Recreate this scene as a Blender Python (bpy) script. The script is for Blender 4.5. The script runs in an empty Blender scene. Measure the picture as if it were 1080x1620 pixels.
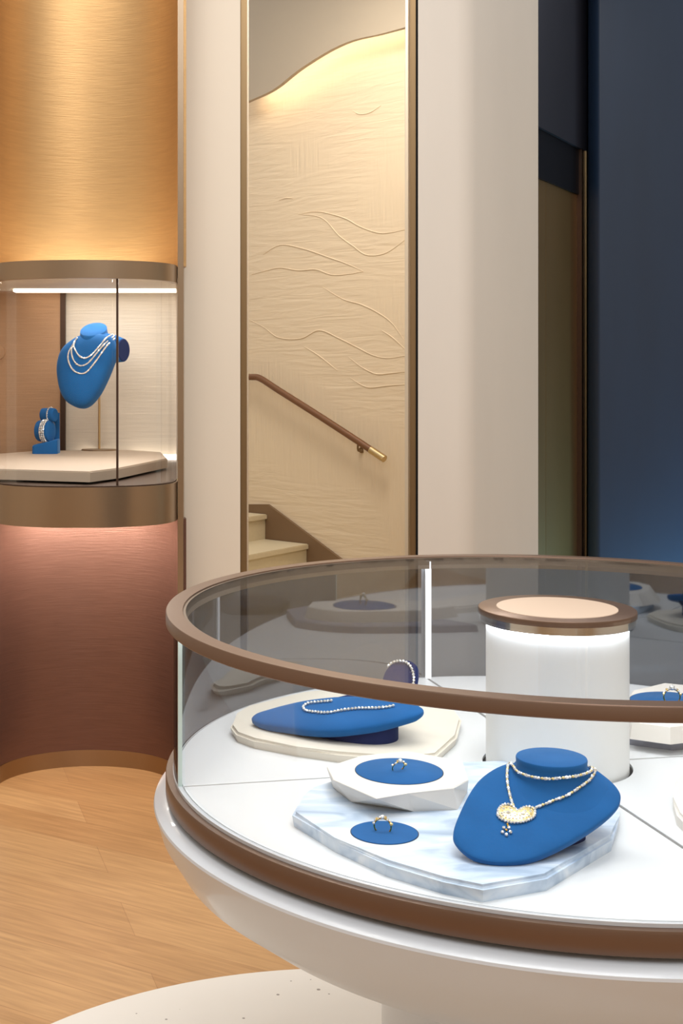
import bpy, bmesh, math, random
from mathutils import Vector, Matrix
random.seed(7)
PI = math.pi
S = bpy.context.scene
COL = S.collection

# ------------------------------------------------------------------ camera, world, lights, exposure
CAMH, FPX, PX, PY = 1.45, 2082.0, 352.0, 590.0
cd = bpy.data.cameras.new('camera')
cam = bpy.data.objects.new('camera', cd); COL.objects.link(cam)
cam.location = (0, 0, CAMH); cam.rotation_euler = (PI/2, 0, 0)
cd.sensor_fit = 'HORIZONTAL'; cd.sensor_width = 36.0; cd.lens = FPX/1080*36
cd.shift_x = (540-PX)/1080; cd.shift_y = -(810-PY)/1080
cd.clip_start = 0.05; cd.clip_end = 60
S.camera = cam
S.view_settings.view_transform = 'Standard'; S.view_settings.look = 'None'
S.view_settings.gamma = 1.0; S.view_settings.use_curve_mapping = False
S.view_settings.exposure = 0.0

world = bpy.data.worlds.new('world'); S.world = world; world.use_nodes = True
bg = world.node_tree.nodes['Background']
bg.inputs[0].default_value = (0.96, 0.98, 1.0, 1); bg.inputs[1].default_value = 0.92

def area(name, loc, size, power, color=(1, .93, .84), rot=(0, 0, 0), size_y=None):
    l = bpy.data.lights.new(name, 'AREA'); l.energy = power; l.color = color; l.size = size
    if size_y: l.shape = 'RECTANGLE'; l.size_y = size_y
    o = bpy.data.objects.new(name, l); COL.objects.link(o); o.location = loc; o.rotation_euler = rot
    return o
area('ceiling_light', (0.6, 2.2, 3.9), 1.6, 58, (1, .98, .96))
area('ceiling_light', (-0.8, 3.4, 3.8), 0.9, 24, (1, .93, .85))
area('ceiling_light', (0.6, -0.5, 3.8), 2.0, 50, (1, .98, .97))
area('stair_light', (0.5, 6.2, 3.7), 0.7, 36, (1, .93, .83))
area('lift_fill', (1.62, 5.7, 3.6), 0.25, 4, (1, .93, .85))  # added fill lamp without a visible fixture, brightens the bronze lift doors

# ------------------------------------------------------------------ node materials
def new_mat(name):
    m = bpy.data.materials.new(name); m.use_nodes = True
    nt = m.node_tree; b = nt.nodes['Principled BSDF']
    return m, nt, b
def srgb(c):
    return tuple((v/255/12.92 if v/255 <= .04045 else ((v/255+.055)/1.055)**2.4) for v in c) + (1,)
def mat(name, rgb, rough=.5, metal=0, bump=0, scale=(30, 30, 30), var=0.0, vscale=None, spec=.5, sheen=0, coat=0, detail=4, dist=.002, emis=None, emis_s=0):
    m, nt, b = new_mat(name); L = nt.links
    col = srgb(rgb)
    b.inputs['Base Color'].default_value = col
    b.inputs['Roughness'].default_value = rough; b.inputs['Metallic'].default_value = metal
    b.inputs['Specular IOR Level'].default_value = spec
    if sheen:
        b.inputs['Sheen Weight'].default_value = sheen; b.inputs['Sheen Roughness'].default_value = .4
        b.inputs['Sheen Tint'].default_value = (.35, .6, 1, 1)
    if coat: b.inputs['Coat Weight'].default_value = coat
    tc = nt.nodes.new('ShaderNodeTexCoord')
    def noise(sc, det):
        mp = nt.nodes.new('ShaderNodeMapping'); mp.inputs['Scale'].default_value = sc
        L.new(tc.outputs['Object'], mp.inputs[0])
        n = nt.nodes.new('ShaderNodeTexNoise'); n.inputs['Scale'].default_value = 1; n.inputs['Detail'].default_value = det
        L.new(mp.outputs[0], n.inputs[0]); return n
    if var:
        n = noise(vscale or scale, detail)
        mx = nt.nodes.new('ShaderNodeMix'); mx.data_type = 'RGBA'
        mx.inputs[6].default_value = tuple(min(1, v*(1-var)) for v in col[:3])+(1,)
        mx.inputs[7].default_value = tuple(min(1, v*(1+var)) for v in col[:3])+(1,)
        L.new(n.outputs[0], mx.inputs[0]); L.new(mx.outputs[2], b.inputs['Base Color'])
    if bump:
        n = noise(scale, detail); bp = nt.nodes.new('ShaderNodeBump')
        bp.inputs['Strength'].default_value = bump; bp.inputs['Distance'].default_value = dist
        L.new(n.outputs[0], bp.inputs['Height']); L.new(bp.outputs[0], b.inputs['Normal'])
    if emis:
        b.inputs['Emission Color'].default_value = srgb(emis); b.inputs['Emission Strength'].default_value = emis_s
    return m
def glass_mat(name, tint, refl, rough=0.0, ior=1.45, refl_tint=(1, 1, 1, 1)):
    """thin architectural glass: clear transmission plus Fresnel reflection (refl scales it; base adds a mirror film)"""
    m = bpy.data.materials.new(name); m.use_nodes = True
    nt = m.node_tree; nt.nodes.clear(); L = nt.links
    out = nt.nodes.new('ShaderNodeOutputMaterial'); mix = nt.nodes.new('ShaderNodeMixShader')
    tr = nt.nodes.new('ShaderNodeBsdfTransparent'); tr.inputs[0].default_value = tint
    gl = nt.nodes.new('ShaderNodeBsdfGlossy'); gl.inputs['Roughness'].default_value = rough
    gl.inputs[0].default_value = refl_tint
    fr = nt.nodes.new('ShaderNodeFresnel'); fr.inputs[0].default_value = ior
    ma = nt.nodes.new('ShaderNodeMath'); ma.operation = 'MULTIPLY_ADD'; ma.use_clamp = True
    ma.inputs[1].default_value = refl[0]; ma.inputs[2].default_value = refl[1]
    L.new(fr.outputs[0], ma.inputs[0]); L.new(ma.outputs[0], mix.inputs[0])
    L.new(tr.outputs[0], mix.inputs[1]); L.new(gl.outputs[0], mix.inputs[2]); L.new(mix.outputs[0], out.inputs[0])
    return m

M = {}
M['cream'] = mat('cream_plaster', (222, 211, 194), .6, bump=.15, scale=(3, 3, 1.2), var=.03)
M['column'] = mat('pale_plaster', (214, 207, 197), .55, bump=.12, scale=(4, 4, 1), var=.05, vscale=(5, 5, 1.2))
M['grey_ceiling'] = mat('taupe_plaster', (178, 165, 146), .8)
M['bronze'] = mat('brushed_bronze', (164, 144, 122), .30, 1, bump=.08, scale=(260, 260, 3), var=.07, vscale=(7, 7, .5))
M['bronze_frame'] = mat('bronze_frame_metal', (140, 116, 84), .38, .9, bump=.05, scale=(200, 200, 2))
M['bronze_line'] = mat('polished_brass_edge', (205, 180, 135), .3, 1)
M['dark_bronze'] = mat('dark_bronze', (78, 60, 50), .45, .8)
M['rim'] = mat('brown_anodised_metal', (116, 92, 76), .36, .55, bump=.03, scale=(40, 40, 300))
M['gold_cloth'] = mat('gold_leaf_wallcovering', (196, 158, 108), .42, .72, bump=.35, scale=(14, 14, 240), var=.12, vscale=(10, 10, 110), dist=.0015)
M['copper_cloth'] = mat('copper_wallcovering', (116, 84, 72), .42, .6, bump=.4, scale=(12, 12, 200), var=.14, vscale=(10, 10, 90), dist=.0015)
M['back_copper'] = mat('copper_back_panel', (176, 140, 108), .5, .45, bump=.3, scale=(10, 10, 220), var=.12, vscale=(6, 6, 90))
M['back_silver'] = mat('champagne_back_panel', (214, 204, 190), .5, .35, bump=.35, scale=(8, 8, 200), var=.10, vscale=(5, 5, 90))
M['platform'] = mat('taupe_leather', (178, 160, 142), .55, bump=.1, scale=(300, 300, 300))
M['blue'] = mat('blue_suede', (24, 88, 148), .85, bump=.2, scale=(60, 60, 60), var=.18, vscale=(22, 22, 22), spec=.2, sheen=.35)
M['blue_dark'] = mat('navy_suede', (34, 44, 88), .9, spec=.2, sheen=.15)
M['white_floor'] = mat('white_lacquer', (222, 224, 226), .35, bump=.02, scale=(60, 60, 60))
M['white_body'] = mat('white_satin_lacquer', (203, 206, 210), .28, coat=.2)
M['white_stone'] = mat('white_stone', (226, 221, 214), .55, bump=.12, scale=(60, 60, 60), var=.02)
M['cream_stone'] = mat('cream_stone', (224, 216, 202), .5, bump=.1, scale=(50, 50, 50), var=.02)
M['grey_stone'] = mat('grey_stone', (150, 152, 165), .5, bump=.1, scale=(40, 40, 40), var=.2)
M['pillar'] = mat('white_pillar_lacquer', (236, 238, 238), .45)
M['cap_inset'] = mat('beige_leather_inset', (200, 176, 154), .45, bump=.05, scale=(200, 200, 200))
M['led'] = mat('led_white', (255, 255, 255), .5, emis=(238, 246, 255), emis_s=9)
M['led_cap'] = mat('led_white_bright', (255, 255, 255), .5, emis=(240, 248, 255), emis_s=32)
M['led_warm'] = mat('led_warm', (255, 255, 255), .5, emis=(255, 234, 206), emis_s=14)
M['led_case'] = mat('led_case_soft', (255, 255, 255), .5, emis=(255, 240, 220), emis_s=3)
M['led_teal'] = mat('led_cool', (255, 255, 255), .5, emis=(150, 210, 255), emis_s=5)
M['chrome'] = mat('polished_steel', (225, 228, 230), .12, 1)
M['gap'] = mat('bronze_joint_strip', (120, 106, 92), .4, .6)
M['gap_dark'] = mat('shadow_gap', (38, 36, 36), .8)
M['black'] = mat('black_glass', (24, 25, 31), .45, spec=.2)
M['navy_dark'] = mat('dark_navy_plaster', (34, 36, 48), .6, bump=.1, scale=(4, 4, 1.5), var=.15)
M['navy'] = mat('navy_polished_plaster', (28, 47, 72), .5, bump=.15, scale=(6, 6, 1.2), var=.22, vscale=(5, 5, .9))
M['door_bronze'] = mat('lift_door_bronze', (202, 166, 116), .36, .92, bump=.1, scale=(5, 5, 1.6), var=.08, dist=.01)
M['diamond'] = mat('diamond', (240, 240, 236), .08, .55, spec=1, coat=.5)
M['gold'] = mat('yellow_gold', (232, 178, 70), .18, 1)
M['gold_light'] = mat('gold_and_diamond', (240, 214, 150), .2, .7, coat=.5)
M['stair'] = mat('limestone_step', (212, 197, 165), .5, bump=.15, scale=(8, 60, 60), var=.05)
M['skirting'] = mat('brown_skirting', (122, 96, 70), .5)
M['rail'] = mat('handrail_leather', (120, 82, 54), .38, .3)
M['glass'] = glass_mat('clear_glass', (.99, .997, .994, 1), (.12, 0), ior=1.4)
M['glass_top'] = glass_mat('coated_top_glass', (.985, .99, .99, 1), (.12, 0), ior=1.4)
M['glass_film'] = glass_mat('smoked_mirror_glass', (.17, .155, .16, 1), (.4, .20), rough=.03, refl_tint=(.86, .88, .92, 1))
M['glass_edge'] = mat('glass_edge', (205, 225, 222), .15, 0, coat=.6)

def marble():
    m, nt, b = new_mat('blue_grey_marble'); L = nt.links
    tc = nt.nodes.new('ShaderNodeTexCoord'); mp = nt.nodes.new('ShaderNodeMapping')
    mp.inputs['Scale'].default_value = (7, 20, 20); mp.inputs['Rotation'].default_value = (0, 0, .5)
    n = nt.nodes.new('ShaderNodeTexNoise'); n.inputs['Scale'].default_value = 1; n.inputs['Detail'].default_value = 8; n.inputs['Distortion'].default_value = 1.2
    r = nt.nodes.new('ShaderNodeValToRGB')
    e = r.color_ramp.elements; e[0].position = .3; e[0].color = srgb((158, 178, 202)); e[1].position = .66; e[1].color = srgb((222, 230, 240))
    k = e.new(.48); k.color = srgb((196, 211, 229))
    L.new(tc.outputs['Object'], mp.inputs[0]); L.new(mp.outputs[0], n.inputs[0]); L.new(n.outputs[0], r.inputs[0]); L.new(r.outputs[0], b.inputs['Base Color'])
    b.inputs['Roughness'].default_value = .4; return m
M['marble'] = marble()

def wood():
    m, nt, b = new_mat('oak_planks'); L = nt.links; N = nt.nodes
    def node(t, **k):
        n = N.new(t)
        for a, v in k.items(): setattr(n, a, v)
        return n
    tc = node('ShaderNodeTexCoord'); mp = node('ShaderNodeMapping')
    mp.inputs['Rotation'].default_value = (0, 0, math.radians(31))
    L.new(tc.outputs['Object'], mp.inputs[0])
    sk = node('ShaderNodeSeparateXYZ'); L.new(mp.outputs[0], sk.inputs[0])
    def M2(op, a, bb, c=None):
        n = node('ShaderNodeMath', operation=op)
        for i, v in enumerate((a, bb, c)):
            if v is None: continue
            if isinstance(v, (int, float)): n.inputs[i].default_value = v
            else: L.new(v, n.inputs[i])
        return n.outputs[0]
    u, v = sk.outputs[0], sk.outputs[1]
    us = M2('MULTIPLY_ADD', v, 1.0, u)                      # skewed plank ends
    cb = node('ShaderNodeCombineXYZ'); L.new(us, cb.inputs[0]); L.new(v, cb.inputs[1])
    br = node('ShaderNodeTexBrick'); br.offset = .37; br.squash = 1
    br.inputs['Scale'].default_value = 1; br.inputs['Brick Width'].default_value = 1.35; br.inputs['Row Height'].default_value = .155
    br.inputs['Mortar Size'].default_value = .0016; br.inputs['Mortar Smooth'].default_value = .6
    br.inputs['Color1'].default_value = srgb((192, 150, 102)); br.inputs['Color2'].default_value = srgb((176, 131, 84))
    br.inputs['Mortar'].default_value = srgb((164, 122, 80)); br.inputs['Bias'].default_value = -.1
    L.new(cb.outputs[0], br.inputs[0])
    g = node('ShaderNodeMapping'); g.inputs['Scale'].default_value = (5, 75, 1); L.new(mp.outputs[0], g.inputs[0])
    n = node('ShaderNodeTexNoise'); n.inputs['Scale'].default_value = 1; n.inputs['Detail'].default_value = 6; n.inputs['Distortion'].default_value = .5
    L.new(g.outputs[0], n.inputs[0])
    r = node('ShaderNodeValToRGB'); r.color_ramp.elements[0].position = .25; r.color_ramp.elements[0].color = (.76, .72, .68, 1); r.color_ramp.elements[1].position = .7; r.color_ramp.elements[1].color = (1.06, 1.05, 1.04, 1)
    L.new(n.outputs[0], r.inputs[0])
    mx = node('ShaderNodeMix', data_type='RGBA', blend_type='MULTIPLY'); mx.inputs[0].default_value = 1
    L.new(br.outputs[0], mx.inputs[6]); L.new(r.outputs[0], mx.inputs[7]); L.new(mx.outputs[2], b.inputs['Base Color'])
    b.inputs['Roughness'].default_value = .42; b.inputs['Specular IOR Level'].default_value = .35
    return m
M['wood'] = wood()

def relief_wall():
    m, nt, b = new_mat('carved_sand_plaster'); L = nt.links; N = nt.nodes
    b.inputs['Base Color'].default_value = srgb((226, 207, 178)); b.inputs['Roughness'].default_value = .75
    tc = N.new('ShaderNodeTexCoord')
    def nz(sc, det, dist):
        mp = N.new('ShaderNodeMapping'); mp.inputs['Scale'].default_value = sc; L.new(tc.outputs['Object'], mp.inputs[0])
        n = N.new('ShaderNodeTexNoise'); n.inputs['Scale'].default_value = 1; n.inputs['Detail'].default_value = det; n.inputs['Distortion'].default_value = dist
        L.new(mp.outputs[0], n.inputs[0]); return n.outputs[0]
    a = nz((3, 3, 26), 5, .8); c = nz((60, 60, 3), 2, .3); mk = nz((1.2, 1.2, 1.6), 1, 0)
    rp = N.new('ShaderNodeValToRGB'); rp.color_ramp.elements[0].position = .5; rp.color_ramp.elements[1].position = .6; L.new(mk, rp.inputs[0])
    mx = N.new('ShaderNodeMix'); L.new(rp.outputs[0], mx.inputs[0]); L.new(a, mx.inputs[2]); L.new(c, mx.inputs[3])
    bp = N.new('ShaderNodeBump'); bp.inputs['Strength'].default_value = .55; bp.inputs['Distance'].default_value = .012
    L.new(mx.outputs[0], bp.inputs['Height']); L.new(bp.outputs[0], b.inputs['Normal']); return m
M['relief'] = relief_wall()

def rug_mat():
    m, nt, b = new_mat('cream_felt_rug'); L = nt.links; N = nt.nodes
    tc = N.new('ShaderNodeTexCoord'); v = N.new('ShaderNodeTexVoronoi'); v.inputs['Scale'].default_value = 22
    L.new(tc.outputs['Object'], v.inputs[0])
    n = N.new('ShaderNodeTexNoise'); n.inputs['Scale'].default_value = 4; L.new(tc.outputs['Object'], n.inputs[0])
    s = N.new('ShaderNodeMath'); s.operation = 'MULTIPLY_ADD'; s.inputs[1].default_value = -.5; s.inputs[2].default_value = .27; L.new(n.outputs[0], s.inputs[0])
    lt = N.new('ShaderNodeMath'); lt.operation = 'LESS_THAN'; L.new(v.outputs[0], lt.inputs[0]); L.new(s.outputs[0], lt.inputs[1])
    mx = N.new('ShaderNodeMix'); mx.data_type = 'RGBA'; mx.inputs[6].default_value = srgb((226, 220, 211)); mx.inputs[7].default_value = srgb((150, 142, 134))
    L.new(lt.outputs[0], mx.inputs[0]); L.new(mx.outputs[2], b.inputs['Base Color']); b.inputs['Roughness'].default_value = .8
    return m
M['rug'] = rug_mat()

# ------------------------------------------------------------------ helpers
def W(X, Y, h): return Vector((X, Y, CAMH-h))               # h = distance below eye height
def at_h(px, py, h):                                        # ground-parallel plane h below the eye
    Y = FPX*h/(py-PY); return W((px-PX)*Y/FPX, Y, h)
def at_y(px, py, Y): return Vector(((px-PX)*Y/FPX, Y, CAMH-(py-PY)*Y/FPX))
def at_plane(px, py, p0, n):
    d = Vector(((px-PX)/FPX, 1, -(py-PY)/FPX)); o = Vector((0, 0, CAMH))
    return o + d*((Vector(p0)-o).dot(n)/d.dot(n))

def link(name, me, m, parent=None, smooth=True):
    o = bpy.data.objects.new(name, me); COL.objects.link(o)
    if m: me.materials.append(m)
    if parent: o.parent = parent; o.matrix_parent_inverse = parent.matrix_world.inverted() if False else Matrix.Translation(-parent.location)
    if smooth:
        for p in me.polygons: p.use_smooth = True
        try: me.set_sharp_from_angle(angle=math.radians(38))
        except Exception: pass
    return o
def obj(name, bm, m, parent=None, smooth=True):
    bmesh.ops.recalc_face_normals(bm, faces=bm.faces)
    me = bpy.data.meshes.new(name); bm.to_mesh(me); bm.free()
    return link(name, me, m, parent, smooth)
def thing(name, label, cat, loc=(0, 0, 0), group=None):
    o = bpy.data.objects.new(name, None); COL.objects.link(o); o.location = loc; o.empty_display_size = .05
    return tag(o, label, cat, group)
def tag(o, label, cat, group=None):
    o['label'] = label; o['category'] = cat
    if group: o['group'] = group
    return o
def struct(name, bm, m, smooth=False):
    o = obj(name, bm, m, None, smooth); o['kind'] = 'structure'; return o

def box(bm, a, b, bev=0):
    vs = [bm.verts.new((x, y, z)) for x in (a[0], b[0]) for y in (a[1], b[1]) for z in (a[2], b[2])]
    f = [(0, 1, 3, 2), (4, 6, 7, 5), (0, 4, 5, 1), (2, 3, 7, 6), (0, 2, 6, 4), (1, 5, 7, 3)]
    fs = [bm.faces.new([vs[i] for i in q]) for q in f]
    if bev:
        es = list({e for q in fs for e in q.edges})
        bmesh.ops.bevel(bm, geom=es, offset=bev, segments=2, affect='EDGES')
    return bm
def prism(bm, pts, z0, z1, bev=0, top_scale=None, seg=2):
    """pts: list of (x,y), counter-clockwise or not; extruded z0..z1"""
    lo = [bm.verts.new((p[0], p[1], z0)) for p in pts]; hi = [bm.verts.new((p[0], p[1], z1)) for p in pts]
    n = len(pts); fs = [bm.faces.new(lo[::-1]), bm.faces.new(hi)]
    for i in range(n): fs.append(bm.faces.new((lo[i], lo[(i+1) % n], hi[(i+1) % n], hi[i])))
    if bev:
        es = list(fs[1].edges)
        bmesh.ops.bevel(bm, geom=es, offset=bev, segments=seg, affect='EDGES')
    return bm
def lathe(bm, prof, c=(0, 0), n=128, a0=0, a1=360, closed_prof=True):
    """prof: (r, z) loop; around vertical axis at c"""
    full = abs(a1-a0) >= 359.9; k = n if full else n+1; rings = []
    for i in range(k):
        a = math.radians(a0+(a1-a0)*i/n)
        rings.append([bm.verts.new((c[0]+r*math.cos(a), c[1]+r*math.sin(a), z)) for r, z in prof])
    m = len(prof); q = m if closed_prof else m-1
    for i in range(n):
        A, B = rings[i], rings[(i+1) % k]
        for j in range(q):
            vs = [A[j], B[j], B[(j+1) % m], A[(j+1) % m]]
            bm.faces.new(vs)
    if not full and closed_prof:
        bm.faces.new(rings[0]); bm.faces.new(rings[-1][::-1])
    bmesh.ops.remove_doubles(bm, verts=bm.verts, dist=1e-6)
    return bm
def loft(bm, rings, cap=(True, True)):
    R = [[bm.verts.new(p) for p in r] for r in rings]; n = len(R[0])
    for A, B in zip(R, R[1:]):
        for i in range(n): bm.faces.new((A[i], A[(i+1) % n], B[(i+1) % n], B[i]))
    if cap[0]: bm.faces.new(R[0][::-1])
    if cap[1]: bm.faces.new(R[-1])
    return bm
def tube(bm, pts, r, n=10, flat=None):
    pts = [Vector(p) for p in pts]; rings = []
    for i, p in enumerate(pts):
        t = (pts[min(i+1, len(pts)-1)]-pts[max(i-1, 0)]).normalized()
        up = Vector((0, 0, 1)) if abs(t.z) < .95 else Vector((1, 0, 0))
        s = t.cross(up).normalized(); u = s.cross(t)
        rr = r(i/(len(pts)-1)) if callable(r) else r
        rings.append([p+(s*math.cos(a)+u*math.sin(a))*rr for a in [2*PI*k/n for k in range(n)]])
    return loft(bm, rings)
def spline(pts, n=8, closed=False):
    P = [Vector(p) for p in pts]; out = []; m = len(P)
    for i in range(m if closed else m-1):
        g = (lambda j: P[j % m]) if closed else (lambda j: P[max(0, min(m-1, j))])
        a, b, c, d = g(i-1), g(i), g(i+1), g(i+2)
        for k in range(n):
            t = k/n
            out.append(.5*((2*b)+(c-a)*t+(2*a-5*b+4*c-d)*t*t+(-a+3*b-3*c+d)*t**3))
    if not closed: out.append(P[-1])
    return out
def ring_pts(c, u, v, ru, rv, n=40):
    return [Vector(c)+Vector(u)*ru*math.cos(2*PI*i/n)+Vector(v)*rv*math.sin(2*PI*i/n) for i in range(n)]
def cushion(bm, outline, nrm, dome, thick, edge=.35, steps=8, back_scale=.93):
    """rounded pad: outline (3D points in a plane) domed towards nrm, flat behind"""
    n = Vector(nrm).normalized(); c = sum(outline, Vector())/len(outline); rings = []
    for s, hgt in ((back_scale*.4, -thick), (back_scale*.8, -thick), (back_scale, -thick), (.985, -thick*.75), (1.0, -thick*.45)):
        rings.append([c+(p-c)*s+n*hgt for p in outline])
    for i in range(steps):
        t = i/(steps-1)*.5*PI
        s = 1-.0*t; k = math.cos(t)
        s = 1-(1-k)*1.0
        rings.append([c+(p-c)*max(s, .02)**(edge)+n*(dome*math.sin(t)) for p in outline])
    return loft(bm, rings)
def faceted(bm, seg=1): return bm
from mathutils.bvhtree import BVHTree
def surf_caster(objs):
    vs, ps = [], []
    bpy.context.view_layer.update()
    for o in objs:
        b0 = len(vs); me = o.data; off = o.matrix_world
        vs += [off @ v.co for v in me.vertices]; ps += [tuple(b0+i for i in p.vertices) for p in me.polygons]
    t = BVHTree.FromPolygons(vs, ps); org = Vector((0, 0, CAMH))
    def f(px, py, off=.004, fallback=None):
        d = Vector(((px-PX)/FPX, 1, -(py-PY)/FPX)).normalized(); h = t.ray_cast(org, d)
        if h[0] is None:
            h2 = None
            if fallback: return fallback(px, py)
            return None
        n = h[1] if h[1].dot(d) < 0 else -h[1]
        return h[0]+n*off
    return f
def kids(t): return [o for o in bpy.data.objects if o.parent == t and o.type == 'MESH']
def dup(o, parent):
    c = o.copy(); COL.objects.link(c)
    c.parent = parent; return c

# ------------------------------------------------------------------ SETTING
struct('floor', box(bmesh.new(), (-3.2, -3.2, -.06), (4.2, 9.6, 0)), M['wood'])
# wall behind the camera and the side walls of the salon (seen only in reflections)
struct('wall_back', box(bmesh.new(), (-3.2, -3.3, 0), (4.2, -3.2, 3.9)), M['cream'])
struct('wall_left', box(bmesh.new(), (-3.3, -3.2, 0), (-3.2, 9.6, 3.9)), M['cream'])
struct('wall_right', box(bmesh.new(), (4.2, -3.2, 0), (4.3, 9.6, 3.9)), M['cream'])

# stair wall, at an angle to the room
SW0, SW1 = Vector((.273, 7.94, 0)), Vector((.508, 7.72, 0))
SD = (SW1-SW0).normalized(); SN = Vector((SD.y, -SD.x, 0)).normalized()
if SN.y > 0: SN = -SN
def sw(px, py, off=0): return at_plane(px, py, SW0+SN*off, SN)
a = SW0-SD*1.6; b_ = Vector((1.004, 7.255, 0))
bm = bmesh.new()
prism(bm, [(a.x, a.y), (b_.x, b_.y), (b_.x-SN.x*.12, b_.y-SN.y*.12), (a.x-SN.x*.12, a.y-SN.y*.12)], 0, 3.9)
stair_wall = struct('wall_stair', bm, M['relief'])
def zoomA(l): return [(380+x/3.6, y/3.6) for x, y in l]
def zoomB(l): return [(380+x/3.447, 450+y/3.447) for x, y in l]
ridges = [zoomA(l) for l in (
    [(330,1220),(420,1205),(500,1215),(600,1245),(680,1290),(780,1325),(850,1325),(945,1305)],
    [(330,1220),(430,1230),(490,1260),(560,1340),(640,1400),(720,1452),(830,1440),(945,1360)],
    [(60,1565),(150,1540),(230,1525),(330,1540),(430,1535),(520,1565),(620,1560),(700,1545)],
    [(130,1450),(230,1395),(370,1420),(500,1465),(600,1500),(700,1545)],
    [(640,630),(680,650),(740,640),(800,600)], [(220,1140),(260,1128),(300,1130)])]
ridges += [zoomB(l) for l in (
    [(55,195),(130,235),(210,290),(330,295),(430,250),(540,295),(640,345),(720,385),(800,402),(900,388)],
    [(450,15),(560,80),(660,110),(760,160),(830,215),(890,300)],
    [(770,250),(830,290),(900,355)], [(590,395),(660,450),(740,488),(820,484),(900,475)],
    [(600,510),(690,560),(800,552),(900,545)], [(350,340),(430,390),(530,470)])]
for l in ridges:
    p = spline([sw(x, y, .001) for x, y in l], 6)
    bm = bmesh.new(); tube(bm, p, lambda t: .0036*(math.sin(PI*min(max(t, .06), .94))**.4), 8)
    obj('relief_ridge', bm, M['relief'], stair_wall)
# wall return right of the stair wall (narrow lit strip) and left jamb
bm = bmesh.new(); prism(bm, [(1.004, 7.255), (.688, 4.83), (.76, 4.83), (1.10, 7.3)], 0, 3.9)
struct('wall_stair_right', bm, M['cream'])
bm = bmesh.new(); prism(bm, [(.1187, 6.0), (.0885, 4.79), (.05, 4.79), (.05, 6.0)], 0, 3.9)
struct('wall_stair_left', bm, M['cream'])
# bulkhead with the S-curved lower edge, in front of the stair wall
edge = [(380,166),(397,158),(420,148),(440,136),(470,112),(500,92),(530,75),(560,63),(600,54),(641,43),(664,38)]
OFF = .16
low = spline([sw(x, y, OFF) for x, y in edge], 6)
bm = bmesh.new(); n = len(low)
f0 = [bm.verts.new(p) for p in low]; f1 = [bm.verts.new((p.x, p.y, 3.95)) for p in low]
g0 = [bm.verts.new(p-SN*.03) for p in low]; g1 = [bm.verts.new((p.x-SN.x*.03, p.y-SN.y*.03, 3.95)) for p in low]
for i in range(n-1):
    bm.faces.new((f0[i], f0[i+1], f1[i+1], f1[i])); bm.faces.new((g0[i], g1[i], g1[i+1], g0[i+1])); bm.faces.new((f0[i], g0[i], g0[i+1], f0[i+1]))
struct('ceiling_stair', bm, M['grey_ceiling'], True)
bm = bmesh.new(); led = [p-SN*.06+Vector((0, 0, .05)) for p in low[4:-4]]
tube(bm, led, .012, 8)
tag(obj('cove_light', bm, M['led_warm']), 'hidden warm cove light following the wavy bulkhead above the stair wall', 'light strip')

# columns flanking the stair opening
def col_prism(pts, name, m, label, z1=3.95):
    bm = bmesh.new(); prism(bm, pts, 0, z1)
    return tag(obj(name, bm, m), label, 'column')
yL = 4.7
xl0, xl1 = (290-PX)*yL/FPX, (380-PX)*yL/FPX
col_prism([(xl0, yL), (xl1, yL), (xl1, 4.78), (.045, 5.4), (xl0-.02, 5.4)], 'column', M['cream'], 'flat cream plaster column between the gold display niche and the stair opening')
# right column: flat face, soft corner, second face turned away
yR = 4.75
xr0 = (661-PX)*yR/FPX; xrc = (742-PX)*yR/FPX
P0 = Vector((xr0, yR)); Pc = Vector((xrc, yR)); Pe = Vector((xrc+.285, yR+.30))
pts = [P0]
for i in range(9):
    t = i/8; q = Pc+(P0-Pc).normalized()*.05*(1-t)**2 + (Pe-Pc).normalized()*.05*t**2
    pts.append(q)
pts += [Pe, Pe+Vector((.05, .06)), Vector((Pe.x-.05, 5.6)), Vector((.83, 5.6))]
bm = bmesh.new(); prism(bm, [(p.x, p.y) for p in pts], 0, 3.95)
tag(obj('column', bm, M['column']), 'wide pale plaster column with a soft corner, right of the stair opening', 'column')
# bronze frame of the opening (two jambs)
def bar(name, px0, px1, Y, z0, z1, m, d=.06):
    bm = bmesh.new(); box(bm, ((px0-PX)*Y/FPX, Y, z0), ((px1-PX)*Y/FPX, Y+d, z1), .002); return struct(name, bm, m)
bar('trim_1', 380.5, 390.5, 4.72, 0, 3.95, M['bronze_frame'], .06)
bar('trim_2', 648.5, 657.5, 4.77, 0, 3.95, M['bronze_frame'], .05)
bar('trim_3', 657.6, 661.5, 4.785, 0, 3.95, M['gap_dark'], .05)
bar('trim_4', 281, 290, 4.57, 0, 3.95, M['bronze'], .1)

# staircase: nosings run away from the angled wall
hB, rise, tread = 1.0, .150, .322
ND = Vector((-.373, -.49, 0)).normalized()                  # along the nosing, away from the wall
stairs = thing('staircase', 'pale limestone staircase climbing left along the carved sand wall', 'staircase', (SW1.x, SW1.y, 0))
for k in range(-2, 4):
    top = CAMH-hB+rise*k
    s1 = SW1-SD*(tread*k)+SN*.022+SD*.012; s0 = s1-SD*(tread+.03)
    wd = 1.6 if k > -2 else 1.6
    bm = bmesh.new()
    q = [s1, s0, s0+ND*wd, s1+ND*wd]
    prism(bm, [(p.x, p.y) for p in q], top-.028, top, .004)
    st = obj('step', bm, M['stair'], stairs, False)
    r1 = s1-SD*.014
    q = [r1, s0, s0+ND*wd, r1+ND*wd]
    bm = bmesh.new(); prism(bm, [(p.x, p.y) for p in q], max(0, top-rise*1.0), top-.028)
    obj('riser', bm, M['stair'], stairs, False)
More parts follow.
